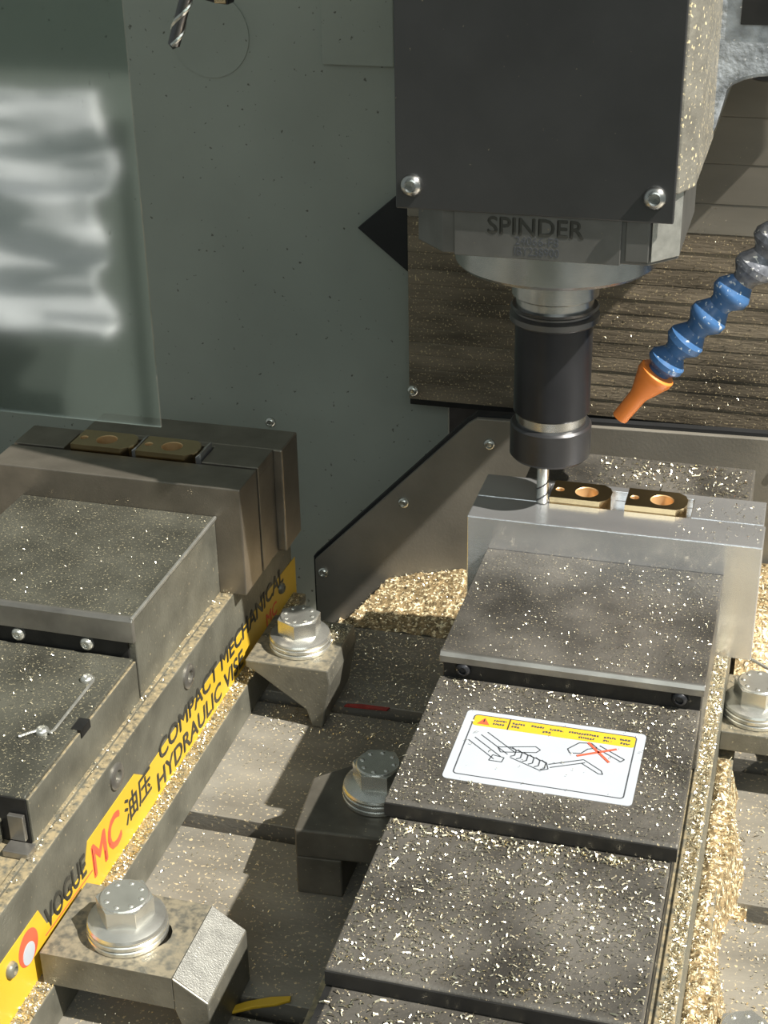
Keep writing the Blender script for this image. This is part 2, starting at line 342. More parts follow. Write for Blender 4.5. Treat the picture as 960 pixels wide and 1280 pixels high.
        # lock wire between two cap screws
        pan_screw('screw', (-0.1661, -0.144, -0.0430), 0.0036, t, 'zinc', 'z')
        pan_screw('screw', (-0.1673, -0.1915, -0.0430), 0.0036, t, 'zinc', 'z')
        bm = bmesh.new(); tube(bm, [(-0.1661, -0.1440, -0.0412), (-0.1625, -0.1435, -0.0418), (-0.1620, -0.1455, -0.0420), (-0.1618, -0.190, -0.0420), (-0.1625, -0.1925, -0.0418), (-0.1673, -0.1915, -0.0412), (-0.1760, -0.1990, -0.0420)], 0.0008)
        obj('lock_wire', bm, 'clamp_face', t, smooth=True)
        for (yy, zz) in ((-0.0735, -0.0815), (-0.1694, -0.0808)):
            bm = bmesh.new(); lathe(bm, [(0.0072, -0.002), (0.0072, 0.0010), (0.0062, 0.0016), (0.0036, 0.0016), (0.0034, -0.0010), (0.0001, -0.0012)], 20, Matrix.Translation((X(xb), yy, zz)) @ Matrix.Rotation(math.pi / 2, 4, 'Y'))
            s = obj('plug_screw', bm, 'lip', t, smooth=True)
    return t
vR = vise(0.0, 'milling vise holding two brass blocks under the tool, white warning sticker on its cover', False)
vL = vise(-0.294, 'oily milling vise with the yellow lettered strip along its side', True)

# warning sticker on the right vise
Z0 = -0.0335
st = tag(boxo('warning_sticker', (0, 0.001, 0, 0.001, Z0, Z0 + 0.0001), 'white'), 'white and yellow warning sticker with red cross on the vise cover', 'sticker')
me = st.data; bm = bmesh.new()
prism(bm, roundrect(0.0320, 0.1175, -0.1912, -0.1358, 0.0025), 'z', Z0, Z0 + 0.0002); bmesh.ops.recalc_face_normals(bm, faces=bm.faces[:]); me.clear_geometry(); bm.to_mesh(me); bm.free()
Z1 = Z0 + 0.0002
bm = bmesh.new(); prism(bm, roundrect(0.0365, 0.1130, -0.1480, -0.1395, 0.0015), 'z', Z1 - 0.0001, Z1 + 0.00008); obj('yellow_band', bm, 'yellow', st)
def inkline(bm, pts, w, z=Z1):
    for a, b in zip(pts, pts[1:]):
        a = Vector(a); b = Vector(b); n = (b - a).normalized(); n = Vector((-n.y, n.x)) * w * 0.75
        prism(bm, [tuple(a - n), tuple(b - n), tuple(b + n), tuple(a + n)], 'z', z - 0.00008, z + 0.0001)
bm = bmesh.new(); rr = roundrect(0.0362, 0.1133, -0.1868, -0.1392, 0.0018); inkline(bm, rr + rr[:1], 0.0004); obj('border_line', bm, 'greyink', st)
bm = bmesh.new(); inkline(bm, [(0.0535, -0.1480), (0.0535, -0.1395)], 0.0004, Z1 + 0.0001); obj('band_divider', bm, 'ink', st)
bm = bmesh.new(); prism(bm, [(0.0385, -0.1465), (0.0445, -0.1465), (0.0415, -0.1412)], 'z', Z1, Z1 + 0.00022); obj('warning_triangle', bm, 'red', st)
bm = bmesh.new(); prism(bm, [(0.0412, -0.1448), (0.0418, -0.1448), (0.0419, -0.1425), (0.0411, -0.1425)], 'z', Z1 + 0.0002, Z1 + 0.0003); obj('exclamation_mark', bm, 'ink', st)
bm = bmesh.new(); rnd = random.Random(3)
for (xs, xe, ys) in ((0.0460, 0.0520, -0.1422), (0.0460, 0.0515, -0.1450), (0.0550, 0.0610, -0.1425), (0.0550, 0.0590, -0.1452), (0.0640, 0.0700, -0.1424), (0.0730, 0.0790, -0.1430), (0.0700, 0.0740, -0.1455), (0.0820, 0.0960, -0.1428), (0.0870, 0.0945, -0.1458), (0.0985, 0.1040, -0.1430), (0.0985, 0.1010, -0.1456), (0.1060, 0.1110, -0.1430), (0.1065, 0.1105, -0.1458)):
    x = xs
    while x < xe:
        w = rnd.uniform(0.0005, 0.0011); inkline(bm, [(x, ys + rnd.uniform(-.0003, .0003)), (min(x + w, xe), ys + rnd.uniform(-.0003, .0003))], 0.0009, Z1 + 0.0001); x += w + 0.0004
obj('small_print', bm, 'greyink', st)
# line drawing: vise, bar and crossed-out hammer
bm = bmesh.new()
for dy in (0, 0.0025, 0.005, 0.0075):
    inkline(bm, [(0.0375 + dy, -0.1600 + dy * 1.05), (0.0520 + dy * 1.1, -0.1720 + dy)], 0.00035)
inkline(bm, [(0.0500, -0.1735), (0.0560, -0.1735), (0.0565, -0.1700), (0.0510, -0.1690), (0.0500, -0.1735)], 0.00035)
inkline(bm, [(0.0520, -0.1625), (0.0690, -0.1580), (0.0715, -0.1600), (0.0700, -0.1625), (0.0540, -0.1660), (0.0520, -0.1625)], 0.00035)
for k in range(6):
    cx = 0.0600 + 0.0030 * k; cy = -0.1640 - 0.0013 * k
    inkline(bm, [(cx - 0.0015, cy + 0.0030), (cx + 0.0008, cy + 0.0010), (cx + 0.0008, cy - 0.0030), (cx - 0.0010, cy - 0.0042)], 0.0004)
inkline(bm, [(0.0575, -0.1615), (0.0760, -0.1690)], 0.00035); inkline(bm, [(0.0590, -0.1690), (0.0740, -0.1755)], 0.00035)
inkline(bm, [(0.0770, -0.1700), (0.0920, -0.1625)], 0.0004); inkline(bm, [(0.0780, -0.1722), (0.0930, -0.1647)], 0.0004)
inkline(bm, [(0.0920, -0.1625), (0.1010, -0.1690), (0.1020, -0.1715), (0.1000, -0.1715), (0.0915, -0.1655)], 0.00035)
inkline(bm, [(0.0760, -0.1690), (0.0775, -0.1735), (0.0740, -0.1755)], 0.00035)
inkline(bm, [(0.0835, -0.1560), (0.0880, -0.1500), (0.0935, -0.1490), (0.0965, -0.1520), (0.0925, -0.1540), (0.0900, -0.1580), (0.0850, -0.1590), (0.0835, -0.1560)], 0.0004)
inkline(bm, [(0.0960, -0.1520), (0.1085, -0.1600), (0.1100, -0.1580), (0.0975, -0.1500)], 0.0004)
obj('line_drawing', bm, 'greyink', st)
bm = bmesh.new(); inkline(bm, [(0.0920, -0.1490), (0.1035, -0.1620)], 0.0008, Z1 + 0.0002); inkline(bm, [(0.0885, -0.1605), (0.1055, -0.1510)], 0.0008, Z1 + 0.0002); obj('red_cross', bm, 'red', st)

# yellow lettered strip on the left vise
XL = -0.1425
bm = bmesh.new()
prism(bm, [(-0.42, -0.131), (0.110, -0.131), (0.110, -0.103), (0.060, -0.100), (-0.140, -0.1015), (-0.150, -0.0935), (-0.206, -0.0935), (-0.212, -0.106), (-0.252, -0.106), (-0.258, -0.0925), (-0.42, -0.0925)], 'x', XL, XL + 0.0003)
ys = tag(obj('lettered_strip', bm, 'yellow'), 'yellow strip with red and black lettering along the oily vise', 'sticker')
RT = (math.pi / 2, 0, math.pi / 2); XT = XL + 0.0004
text('lettering', 'VOGUE', 0.0175, (XT, -0.2530, -0.1090), RT, 'ink', ys, sx=0.72, bold=0.0004)
text('lettering', 'MC', 0.0270, (XT, -0.2050, -0.1180), RT, 'red', ys, sx=0.86, bold=0.0007)
text('lettering', '\u6cb9\u538b', 0.0175, (XT, -0.1660, -0.1150), RT, 'ink', ys, sx=0.98, bold=0.0003)
text('lettering', 'COMPACT MECHANICAL', 0.0160, (XT, -0.1200, -0.1075), RT, 'ink', ys, sx=1.13, bold=0.0004)
text('lettering', 'HYDRAULIC VISE', 0.0160, (XT, -0.1260, -0.1235), RT, 'ink', ys, sx=1.10, bold=0.0004)
text('lettering', 'MC', 0.0130, (XT, 0.0500, -0.1230), RT, 'red', ys, sx=1.1, bold=0.0002)
bm = bmesh.new(); prism(bm, circle(-0.2705, -0.1035, 0.0090, 32), 'x', XL + 0.0002, XL + 0.0005); e = obj('round_emblem', bm, 'red', ys)
bm = bmesh.new(); prism(bm, circle(-0.2710, -0.1065, 0.0055, 24), 'x', XL + 0.0004, XL + 0.0007); obj('emblem_centre', bm, 'white', e)
bm = bmesh.new(); prism(bm, [(-0.255, -0.1105), (-0.205, -0.1125), (-0.205, -0.1119), (-0.255, -0.1099)], 'x', XL + 0.0002, XL + 0.0005); obj('red_rule', bm, 'red', ys)
for yy in (-0.2872, 0.0795): pan_screw('screw', (XL + 0.0002, yy, -0.1015 if yy < 0 else -0.110), 0.0040, ys, 'body', '+x')

# ------------------------------------------------------------------ workpieces
def workpiece(x, y, label, w=0.0335, dz=0.0):
    t = None
    y0, y1 = y, y + 0.0220
    outer = [(x, y0), (x + w - 0.0055, y0), (x + w - 0.0015, y0 + 0.0035), (x + w, y0 + 0.008), (x + w, y1 - 0.008), (x + w - 0.0015, y1 - 0.0035), (x + w - 0.0055, y1), (x, y1)]
    bm = bmesh.new(); prism(bm, outer, 'z', -0.0059, 0.0036, [circle(x + 0.0195, y + 0.0108, 0.0066, 36), circle(x + 0.0043, y + 0.0108, 0.0026, 20)])
    o = tag(obj('brass_block', bm, 'brass', bevel=0.00035), label, 'workpiece', 'brass blocks being milled')
    for cx, r0 in ((0.0195, 0.0065), (0.0043, 0.0025)):
        bm = bmesh.new(); T = Matrix.Translation((x + cx, y + 0.0108, 0))
        lathe(bm, [(r0 + 0.0001, -0.0058), (r0 - 0.0003, -0.0056), (r0 - 0.0003, 0.0031), (r0 + 0.0001, 0.0035)], 32, T, False); obj('bore', bm, 'bore', o, smooth=True)
    return o
workpiece(0.0412, 0.0268, 'drilled brass block touching the end mill')
workpiece(0.0833, 0.0266, 'drilled brass block right of the one being cut')
workpiece(-0.2550, 0.0300, 'leftmost shaded brass block in the oily vise', 0.0385)
workpiece(-0.2120, 0.0300, 'shaded brass block in the oily vise, nearer the yellow strip', 0.0370)
for i, (x, lab) in enumerate(((-0.2160, 'slanted wedge added as a glint between the two shaded brass blocks'), (-0.1745, 'slanted wedge added as a glint beside the last shaded brass block'))):  # bright wedges added to imitate glints between the blocks
    bm = bmesh.new(); prism(bm, [(x, -0.0058), (x + 0.0035, -0.0058), (x + 0.0035, 0.0042), (x, 0.0018)], 'y', 0.0330, 0.0520)
    tag(obj('glint_wedge', bm, 'ground', bevel=0.0003), lab, 'glint wedge', 'glint wedges in the oily vise')

# ------------------------------------------------------------------ bolts and strap clamps
def make_bolt(loc, label, rot):
    t = thing('clamp_bolt', label, 'bolt', loc, 'hex bolts holding the clamps')
    x, y, z = loc
    T = Matrix.Translation(loc)
    for k, (r0, h0, h1) in enumerate(((0.0190, 0.0, 0.0028), (0.0188, 0.0030, 0.0058))):
        bm = bmesh.new(); lathe(bm, [(0.009, h0), (r0 - 0.0004, h0), (r0, h0 + 0.0005), (r0, h1 - 0.0005), (r0 - 0.0005, h1), (0.009, h1)], 40, T); obj('washer', bm, 'zinc', t, smooth=True)
    bm = bmesh.new(); lathe(bm, [(0.009, 0.006), (0.0183, 0.006), (0.0186, 0.0072), (0.0180, 0.0084), (0.0138, 0.0106), (0.009, 0.0110)], 40, T); obj('flange', bm, 'zinc', t, smooth=True)
    bm = bmesh.new(); prism(bm, circle(0, 0, 0.0135, 6, rot), 'z', 0.0105, 0.0200)
    bm2 = bm
    for v in bm.verts: v.co = T @ v.co
    lathe(bm, [(0.0117, 0.0198), (0.0117, 0.0202), (0.0110, 0.0209), (0.0001, 0.0209)], 36, T)
    hd = obj('hex_head', bm, 'zinc', t, 0.0006)
    bm = bmesh.new()
    for k in range(8):
        a = 2 * math.pi * k / 8; lathe(bm, [(0.0013, 0.0205), (0.0013, 0.0211), (0.0008, 0.0215), (0.0001, 0.0216)], 8, T @ Matrix.Translation((0.0085 * math.cos(a), 0.0085 * math.sin(a), 0)))
    obj('head_marks', bm, 'zinc', hd, smooth=True)
    return t
def strap(name_label, x_heel, x_chamfer, x_toe, y0, y1, zc, mirrored=False, zt=-0.108):
    """strap clamp: slotted plate over the vise flange, chamfered toe with a leg down to the table"""
    t = thing('strap_clamp', name_label, 'clamp', ((x_heel + x_toe) / 2, (y0 + y1) / 2, ZT), 'strap clamps on the table')
    ym = (y0 + y1) / 2; s = 1 if x_toe > x_heel else -1
    pts = [(x_heel, y0), (x_chamfer, y0), (x_chamfer, y1), (x_heel, y1)]
    bm = bmesh.new(); prism(bm, pts, 'z', zc, zt, [stadium((x_heel + x_chamfer) / 2 + s * 0.004, ym, 0.0085, 0.0095)])
    obj('plate', bm, 'clamp', t, 0.0007)
    bm = bmesh.new(); prism(bm, [(x_chamfer, zt), (x_toe, zt - 0.0115), (x_toe, ZT), (x_chamfer + s * 0.003, ZT), (x_chamfer + s * 0.003, zc - 0.010), (x_chamfer, zc)], 'y', y0, y1)
    toe = obj('toe', bm, 'clamp', t, 0.0007)
    bm = bmesh.new(); nx, nz = 0.0115, abs(x_toe - x_chamfer); ln = math.hypot(nx, nz)
    prism(bm, [(x_chamfer + s * 0.0006, zt - 0.0002), (x_toe - s * 0.0004, zt - 0.0113), (x_toe - s * 0.0004, zt - 0.0108), (x_chamfer + s * 0.0006, zt + 0.0003)], 'y', y0 + 0.0008, y1 - 0.0008)
    obj('chamfer_face', bm, 'clamp_face', toe)
    return t
strap('grey strap clamp with bright chamfered toe beside the yellow strip', -0.1385, -0.0735, -0.0565, -0.268, -0.2185, -0.1265)
make_bolt((-0.1050, -0.2440, -0.108), 'hex bolt on the bright chamfered clamp beside the yellow strip', 0.25)
# wedge-shaped clamp
t = thing('strap_clamp', 'wedge shaped strap clamp, pointed underneath, at the end of the yellow strip', 'clamp', (-0.10, 0.02, ZT), 'strap clamps on the table')
bm = bmesh.new(); prism(bm, [(-0.1335, -0.108), (-0.0813, -0.108), (-0.0800, -0.118), (-0.0860, -0.1495), (-0.0925, -0.1495), (-0.0960, -0.1380), (-0.1290, -0.1145), (-0.1335, -0.1130)], 'y', -0.011, 0.044)
obj('wedge', bm, 'clamp', t, 0.001)
make_bolt((-0.1065, 0.0140, -0.108), 'hex bolt on the wedge shaped clamp', 0.6)
strap('grey strap clamp under the dusty bolt beside the bright jaw end', 0.1478, 0.215, 0.235, -0.0155, 0.044, -0.1205)
make_bolt((0.1655, -0.0005 + 0.0075, -0.108), 'chip dusted hex bolt beside the bright jaw end', 0.9)
# shaded clamp between the vises, its colour darkened to stand for the shade
t = thing('strap_clamp', 'strap clamp between the two vises, shade put into its dark colour', 'clamp', (-0.03, -0.125, ZT), 'strap clamps on the table')
bm = bmesh.new(); prism(bm, [(-0.0540, -0.1540), (-0.0020, -0.1500), (0.0030, -0.0950), (-0.0400, -0.0930), (-0.0580, -0.1100)], 'z', -0.126, -0.109); obj('plate', bm, 'shadeclamp', t, 0.001)
bm = bmesh.new(); prism(bm, [(-0.0540, -0.1540), (-0.0300, -0.1522), (-0.0300, -0.1080), (-0.0580, -0.1100)], 'z', ZT, -0.126); obj('foot', bm, 'shadeclamp', t, 0.001)
make_bolt((-0.0200, -0.1160, -0.109), 'shaded hex bolt between the two vises', 0.1)
# bolt in the slot at the lower edge
make_bolt((0.1765, -0.2125, -0.1500), 'chip covered hex bolt standing in the table slot beside the chip drift', 0.4)

# ------------------------------------------------------------------ spindle head
SX, SY = 0.0405, 0.027
t = thing('spindle_head', 'milling spindle head with dark cover plate and nameplate', 'spindle head', (SX, 0.05, 0.141))
bm = bmesh.new(); prism(bm, [(-0.030, -0.026), (0.1050, -0.026), (0.1115, -0.010), (0.1115, 0.24), (-0.030, 0.24)], 'z', 0.193, 0.70)
obj('head_body', bm, 'headpaint', t, 0.001)
bm = bmesh.new(); prism(bm, [(-0.0300, -0.030), (0.1040, -0.030), (0.1040, -0.0262), (-0.0300, -0.0262)], 'z', 0.1800, 0.70)
cv = obj('cover_plate', bm, 'cover', t, 0.0006)
for (sx, sz) in ((-0.0218, 0.1919), (0.0949, 0.1923)): pan_screw('screw', (sx, -0.030, sz), 0.0056, cv, 'steel')
bm = bmesh.new(); prism(bm, [(-0.0075, -0.0262), (0.0935, -0.0262), (0.1060, -0.012), (0.1060, 0.070), (0.093, 0.082), (-0.0115, 0.082), (-0.0245, 0.070), (-0.0245, -0.008)], 'z', 0.1580, 0.194)
obj('spindle_housing', bm, 'housing', t, 0.0007)
np_ = boxo('nameplate', (-0.0012, 0.0800, -0.0282, -0.0262, 0.1578, 0.1800), 'housing', t, 0.0004)
boxo('housing_block', (0.0822, 0.0932, -0.0280, -0.0262, 0.1600, 0.1800), 'housing', t, 0.0004)
bm = bmesh.new(); prism(bm, [(0.0940, -0.0264), (0.0946, -0.0269), (0.1066, -0.0131), (0.1061, -0.0124)], 'z', 0.1600, 0.1925); obj('lit_chamfer', bm, 'clamp_face', t, 0.0003)  # thin brighter steel added so the chamfer looks sunlit
RF = (math.pi / 2, 0, 0)
text('lettering', 'SPINDER', 0.0122, (0.0385, -0.0283, 0.1698), RF, 'ink', np_, 'CENTER', 1.0, 0.0003)
text('lettering', '24066-F8', 0.0060, (0.0395, -0.0283, 0.1650), RF, 'greyink', np_, 'CENTER', 0.95)
text('lettering', 'IBY238900', 0.0060, (0.0395, -0.0283, 0.1598), RF, 'greyink', np_, 'CENTER', 0.85)
bm = bmesh.new(); lathe(bm, [(0.0300, 0.1412), (0.0505, 0.1412), (0.0525, 0.1432), (0.0525, 0.1590)], 64, Matrix.Translation((SX, SY, 0)))
obj('spindle_nose', bm, 'steel', t, smooth=True)
bm = bmesh.new(); lathe(bm, [(0.0245, 0.1370), (0.0255, 0.1380), (0.0300, 0.1415)], 48, Matrix.Translation((SX, SY, 0)))
obj('nose_ring', bm, 'darksteel', t, smooth=True)
# rough casting of the head seen beside the cover
bm = bmesh.new()
arch = [(0.108, 0.70), (0.108, 0.190), (0.1125, 0.200), (0.1165, 0.2175)] + [(0.1165 + 0.028 * (1 - math.cos(a)) , 0.2175 + 0.0105 * math.sin(a)) for a in (0.25, 0.5, 0.8, 1.1, 1.5)] + [(0.20, 0.2285), (0.20, 0.70)]
prism(bm, arch, 'y', 0.080, 0.235); obj('casting', bm, 'cast', t, 0.002)
boxo('dark_opening', (0.121, 0.16, 0.0785, 0.0802, 0.253, 0.285), 'recess', t)
bm = bmesh.new(); lathe(bm, [(0.0001, 0.2185), (0.018, 0.2185), (0.019, 0.2195), (0.019, 0.235)], 40, Matrix.Translation((0.1425, 0.128, 0))); obj('drawbar_housing', bm, 'darksteel', t, smooth=True)

# tool holder and end mill
t = thing('tool_holder', 'black cylindrical tool holder with steel collars under the spindle', 'tool holder', (SX, SY, 0.0301))
T = Matrix.Translation((SX, SY, 0))
bm = bmesh.new(); lathe(bm, [(0.0215, 0.1225), (0.0228, 0.1235), (0.0228, 0.1375)], 48, T); obj('upper_collar', bm, 'steel', t, smooth=True)
bm = bmesh.new(); lathe(bm, [(0.0205, 0.1165), (0.0205, 0.1230)], 48, T); obj('groove', bm, 'steel', t, smooth=True)
bm = bmesh.new(); lathe(bm, [(0.0205, 0.1085), (0.0228, 0.1085), (0.0238, 0.1095), (0.0238, 0.1125), (0.0215, 0.1140), (0.0215, 0.1150), (0.0235, 0.1165), (0.0225, 0.1175), (0.0205, 0.1175)], 48, T); obj('flange_ring', bm, 'darksteel', t, smooth=True)
bm = bmesh.new(); lathe(bm, [(0.0195, 0.0560), (0.0207, 0.0572), (0.0207, 0.1090)], 48, T); obj('body', bm, 'black', t, smooth=True)
bm = bmesh.new(); lathe(bm, [(0.0192, 0.0500), (0.0192, 0.0575)], 48, T); obj('neck', bm, 'steel', t, smooth=True)
bm = bmesh.new(); lathe(bm, [(0.0060, 0.0301), (0.0208, 0.0301), (0.0222, 0.0318), (0.0222, 0.0490), (0.0212, 0.0502), (0.019, 0.0505)], 48, T); obj('collet_nut', bm, 'nut', t, smooth=True)
bm = bmesh.new()
prof = [(0.0001, 0.0006), (0.0030, 0.0006), (0.0033, 0.0012), (0.0033, 0.0305)]
lathe(bm, prof, 20, Matrix.Translation((SX - 0.0032, SY - 0.001, 0)))
em = tag(obj('end_mill', bm, 'zinc', smooth=True), 'thin steel end mill cutting the first brass block', 'end mill')
bm = bmesh.new()
for ph in (0, math.pi):
    tube(bm, [(SX - 0.0032 + 0.0031 * math.cos(ph + i * 0.5), SY - 0.001 + 0.0031 * math.sin(ph + i * 0.5), 0.0008 + i * 0.0011) for i in range(14)], 0.0006, 5)
obj('flute', bm, 'darksteel', em, smooth=True)

# ------------------------------------------------------------------ coolant hose
t = thing('coolant_hose', 'blue segmented coolant hose with orange nozzle beside the tool', 'hose', (0.16, 0.06, 0.17))
tip = Vector((0.0753, 0.050, 0.0455)); path = [Vector((0.0948, 0.050, 0.0748)), Vector((0.1026, 0.050, 0.0866)), Vector((0.1130, 0.050, 0.1005)), Vector((0.1242, 0.050, 0.1148)), Vector((0.1352, 0.050, 0.1290)), Vector((0.1446, 0.0505, 0.1440)), Vector((0.1520, 0.051, 0.1600)), Vector((0.158, 0.052, 0.178)), Vector((0.162, 0.053, 0.198)), Vector((0.164, 0.060, 0.216)), Vector((0.164, 0.074, 0.231)), Vector((0.164, 0.088, 0.240))]
ax = (path[0] - tip).normalized(); q = ax.to_track_quat('Z', 'Y').to_matrix().to_4x4(); L0 = (path[0] - tip).length
bm = bmesh.new(); lathe(bm, [(0.0030, 0.002), (0.0030, 0.0), (0.0046, 0.0), (0.0050, L0 * 0.48), (0.0054, L0 * 0.52), (0.0098, L0 * 0.84), (0.0105, L0 * 0.88), (0.0105, L0 * 0.97), (0.0095, L0), (0.005, L0)], 32, Matrix.Translation(tip) @ q)
obj('nozzle', bm, 'orange', t, smooth=True)
for i, (a, b) in enumerate(zip(path, path[1:])):
    v = b - a; q = v.normalized().to_track_quat('Z', 'Y').to_matrix().to_4x4(); ln = v.length
    bm = bmesh.new(); lathe(bm, [(0.0050, -0.002), (0.0064, 0.0), (0.0066, ln * 0.12), (0.0100, ln * 0.36), (0.0105, ln * 0.40), (0.0105, ln * 0.60), (0.0100, ln * 0.64), (0.0068, ln * 0.94), (0.0055, ln * 1.04)], 28, Matrix.Translation(a) @ q)
    obj('hose_segment', bm, 'blue' if i < 4 else 'greyplastic', t, smooth=True)

# ------------------------------------------------------------------ tools in the changer at the top
t = thing('twist_drill', 'steel twist drill hanging tip down in front of the wall', 'drill', (-0.187, 0.10, 0.255))
a = Vector((-0.1975, 0.10, 0.2270)); b = Vector((-0.1840, 0.10, 0.2640)); q = (b - a).normalized().to_track_quat('Z', 'Y').to_matrix().to_4x4(); MT = Matrix.Translation(a) @ q
bm = bmesh.new(); lathe(bm, [(0.0001, 0), (0.0036, 0.0028), (0.0036, 0.045)], 16, MT); core = obj('core', bm, 'darksteel', t, smooth=True)
bm = bmesh.new()
for ph in (0, math.pi): tube(bm, [MT @ Vector((0.0032 * math.cos(ph + i * 0.42), 0.0032 * math.sin(ph + i * 0.42), 0.003 + i * 0.0022)) for i in range(19)], 0.0013, 6)
obj('flute', bm, 'zinc', t, smooth=True)
t = thing('tool_gripper', 'dark gripper finger with brass tip at the upper picture edge', 'gripper', (-0.166, 0.10, 0.262))
bm = bmesh.new(); prism(bm, [(-0.180, 0.2565), (-0.168, 0.2535), (-0.160, 0.2528), (-0.160, 0.275), (-0.180, 0.275)], 'y', 0.096, 0.106); obj('finger', bm, 'black', t, 0.001)
boxo('tip', (-0.168, -0.161, 0.0945, 0.0962, 0.2538, 0.2575), 'brass', t, 0.0004)

# thin steel bar by the jaw end
bm = bmesh.new(); tube(bm, [(0.1565, 0.0495, -0.098), (0.200, 0.0250, -0.104)], 0.0011, 8)
tag(obj('steel_rod', bm, 'zinc', smooth=True), 'thin bright steel rod on the chips beside the jaw end', 'rod')
bm = bmesh.new(); prism(bm, [(-0.0580, -0.2440), (-0.0480, -0.2375), (-0.0380, -0.2330), (-0.0325, -0.2290), (-0.0330, -0.2262), (-0.0420, -0.2290), (-0.0520, -0.2345), (-0.0590, -0.2400)], 'z', ZT + 0.0003, ZT + 0.0020)
tag(obj('brass_sliver', bm, 'yellow', bevel=0.0004), 'yellow brass offcut lying in the shade on the table', 'offcut')

bm = bmesh.new(); prism(bm, [(-0.0800, 0.0140), (-0.0530, 0.0160), (-0.0520, 0.0190), (-0.0700, 0.0185), (-0.0790, 0.0165)], 'z', ZT + 0.0003, ZT + 0.0012)
tag(obj('plastic_scrap', bm, 'oldred'), 'dull red scrap lying among the shaded chips on the table', 'scrap')

# ------------------------------------------------------------------ brass chips
rnd = random.Random(11)
def sliver(bm, p, size=1.0, lift=0.0006, tilt=0.35, yaw=None):
    l = rnd.choice((0.5, 0.7, 1.0, 1.0, 1.5)) * rnd.uniform(0.0008, 0.0024) * size; w = rnd.uniform(0.00030, 0.00052) * size; a = rnd.gauss(0.35, 0.75) if yaw is None else yaw
    h = rnd.uniform(0.0, 0.0006) * size; ta = rnd.uniform(-tilt, tilt); tb = rnd.uniform(-1.0, 1.0)
    dx, dy = math.cos(a), math.sin(a); nx, ny = -dy, dx
    c = Vector(p) + Vector((0, 0, lift)); vs = []
    for s, hz in ((-0.5, -h * 0.5), (0.0, h), (0.5, -h * 0.5)):
        for ss in (-0.5, 0.5):
            vs.append(bm.verts.new(c + Vector((dx * l * s + nx * w * ss, dy * l * s + ny * w * ss, hz + s * l * math.sin(ta) + ss * w * math.sin(tb)))))
    bm.faces.new((vs[0], vs[2], vs[3], vs[1])); bm.faces.new((vs[2], vs[4], vs[5], vs[3]))
def chips(name, label, fill, m='chip'):
    bm = bmesh.new(); fill(bm)
    me = bpy.data.meshes.new(name); bm.to_mesh(me); bm.free(); me.materials.append(M[m])
    o = bpy.data.objects.new(name, me); COL.objects.link(o)
    return tag(o, label, 'chips', kind='stuff')
def clump(x, y, s=30):
    return 0.5 + 0.5 * noise.noise(Vector((x * s, y * s, 3.1)))
def spread_rect(bm, x0, x1, y0, y1, z, n, size=1.0, bias=0.3, avoid=None):
    k = 0; tries = 0
    while k < n and tries < n * 20:
        tries += 1
        x = rnd.uniform(x0, x1); y = rnd.uniform(y0, y1)
        if avoid and avoid(x, y): continue
        if rnd.random() < bias + (1 - bias) * clump(x, y) ** 2:
            sliver(bm, (x, y, z), size * (0.7 + 0.6 * rnd.random())); k += 1
def f_right(bm):
    spread_rect(bm, 0.013, 0.140, -0.110, -0.001, -0.0185, 1500, 0.55, 0.15, lambda x, y: (x < 0.09 and rnd.random() < 0.6))
    spread_rect(bm, 0.012, 0.139, -0.212, -0.112, -0.0333, 2600, 0.62, 0.3, lambda x, y: 0.031 < x < 0.1185 and -0.192 < y < -0.135)
    spread_rect(bm, 0.032, 0.118, -0.192, -0.135, -0.0330, 42, 0.6)
    spread_rect(bm, 0.014, 0.137, -0.307, -0.215, -0.0423, 3000, 0.85, 0.3)
    spread_rect(bm, 0.016, 0.135, -0.400, -0.311, -0.0513, 1190, 1.1)
    spread_rect(bm, 0.015, 0.135, -0.118, -0.1125, -0.0333, 187, 0.9, 1); spread_rect(bm, 0.016, 0.135, -0.222, -0.2145, -0.0423, 255, 1.3, 1)
    spread_rect(bm, 0.060, 0.148, 0.058, 0.097, -0.0008, 442, 1.2, 0.2)
    spread_rect(bm, 0.110, 0.158, 0.003, 0.050, 0.0002, 102, 0.7, 0.5)
    spread_rect(bm, 0.141, 0.1475, -0.40, -0.002, -0.0690, 4200, 0.8, 0.8)
chips('brass_chips', 'loose brass chips strewn over the stickered vise covers', f_right)
def f_left(bm):
    spread_rect(bm, -0.272, -0.151, -0.118, -0.002, -0.0185, 442, 0.6)
    spread_rect(bm, -0.272, -0.152, -0.238, -0.122, -0.0428, 561, 0.7)
    spread_rect(bm, -0.1500, -0.1430, -0.40, 0.0, -0.0683, 510, 0.6, 0.8)
    spread_rect(bm, -0.1423, -0.1338, -0.235, 0.10, -0.1268, 2550, 0.75, 0.9)
    spread_rect(bm, -0.1423, -0.1338, -0.40, -0.268, -0.1268, 1190, 0.75, 0.9)
chips('brass_chips', 'fine brass chips on the oily vise and its lower ledge', f_left)
inslot = lambda x, y: any(abs(y - c) < 0.0068 for c in slots)
def f_table(bm):
    spread_rect(bm, -0.131, -0.006, -0.40, -0.02, ZT + 0.0002, 1530, 0.6, 0.35, inslot)
    spread_rect(bm, -0.128, -0.006, -0.02, 0.105, ZT + 0.0002, 2210, 0.8, 0.7, inslot)
    spread_rect(bm, 0.162, 0.260, -0.33, -0.02, ZT + 0.0002, 1530, 1.0, 0.5, inslot)
    spread_rect(bm, -0.130, -0.082, 0.016, 0.043, -0.1078, 272, 0.8, 0.8); spread_rect(bm, -0.094, -0.0815, 0.020, 0.043, -0.1078, 204, 0.7, 1)
    spread_rect(bm, 0.149, 0.205, -0.014, 0.043, -0.1078, 255, 0.8, 0.8)
chips('brass_chips', 'brass chips scattered on the table between and beside the vises', f_table)
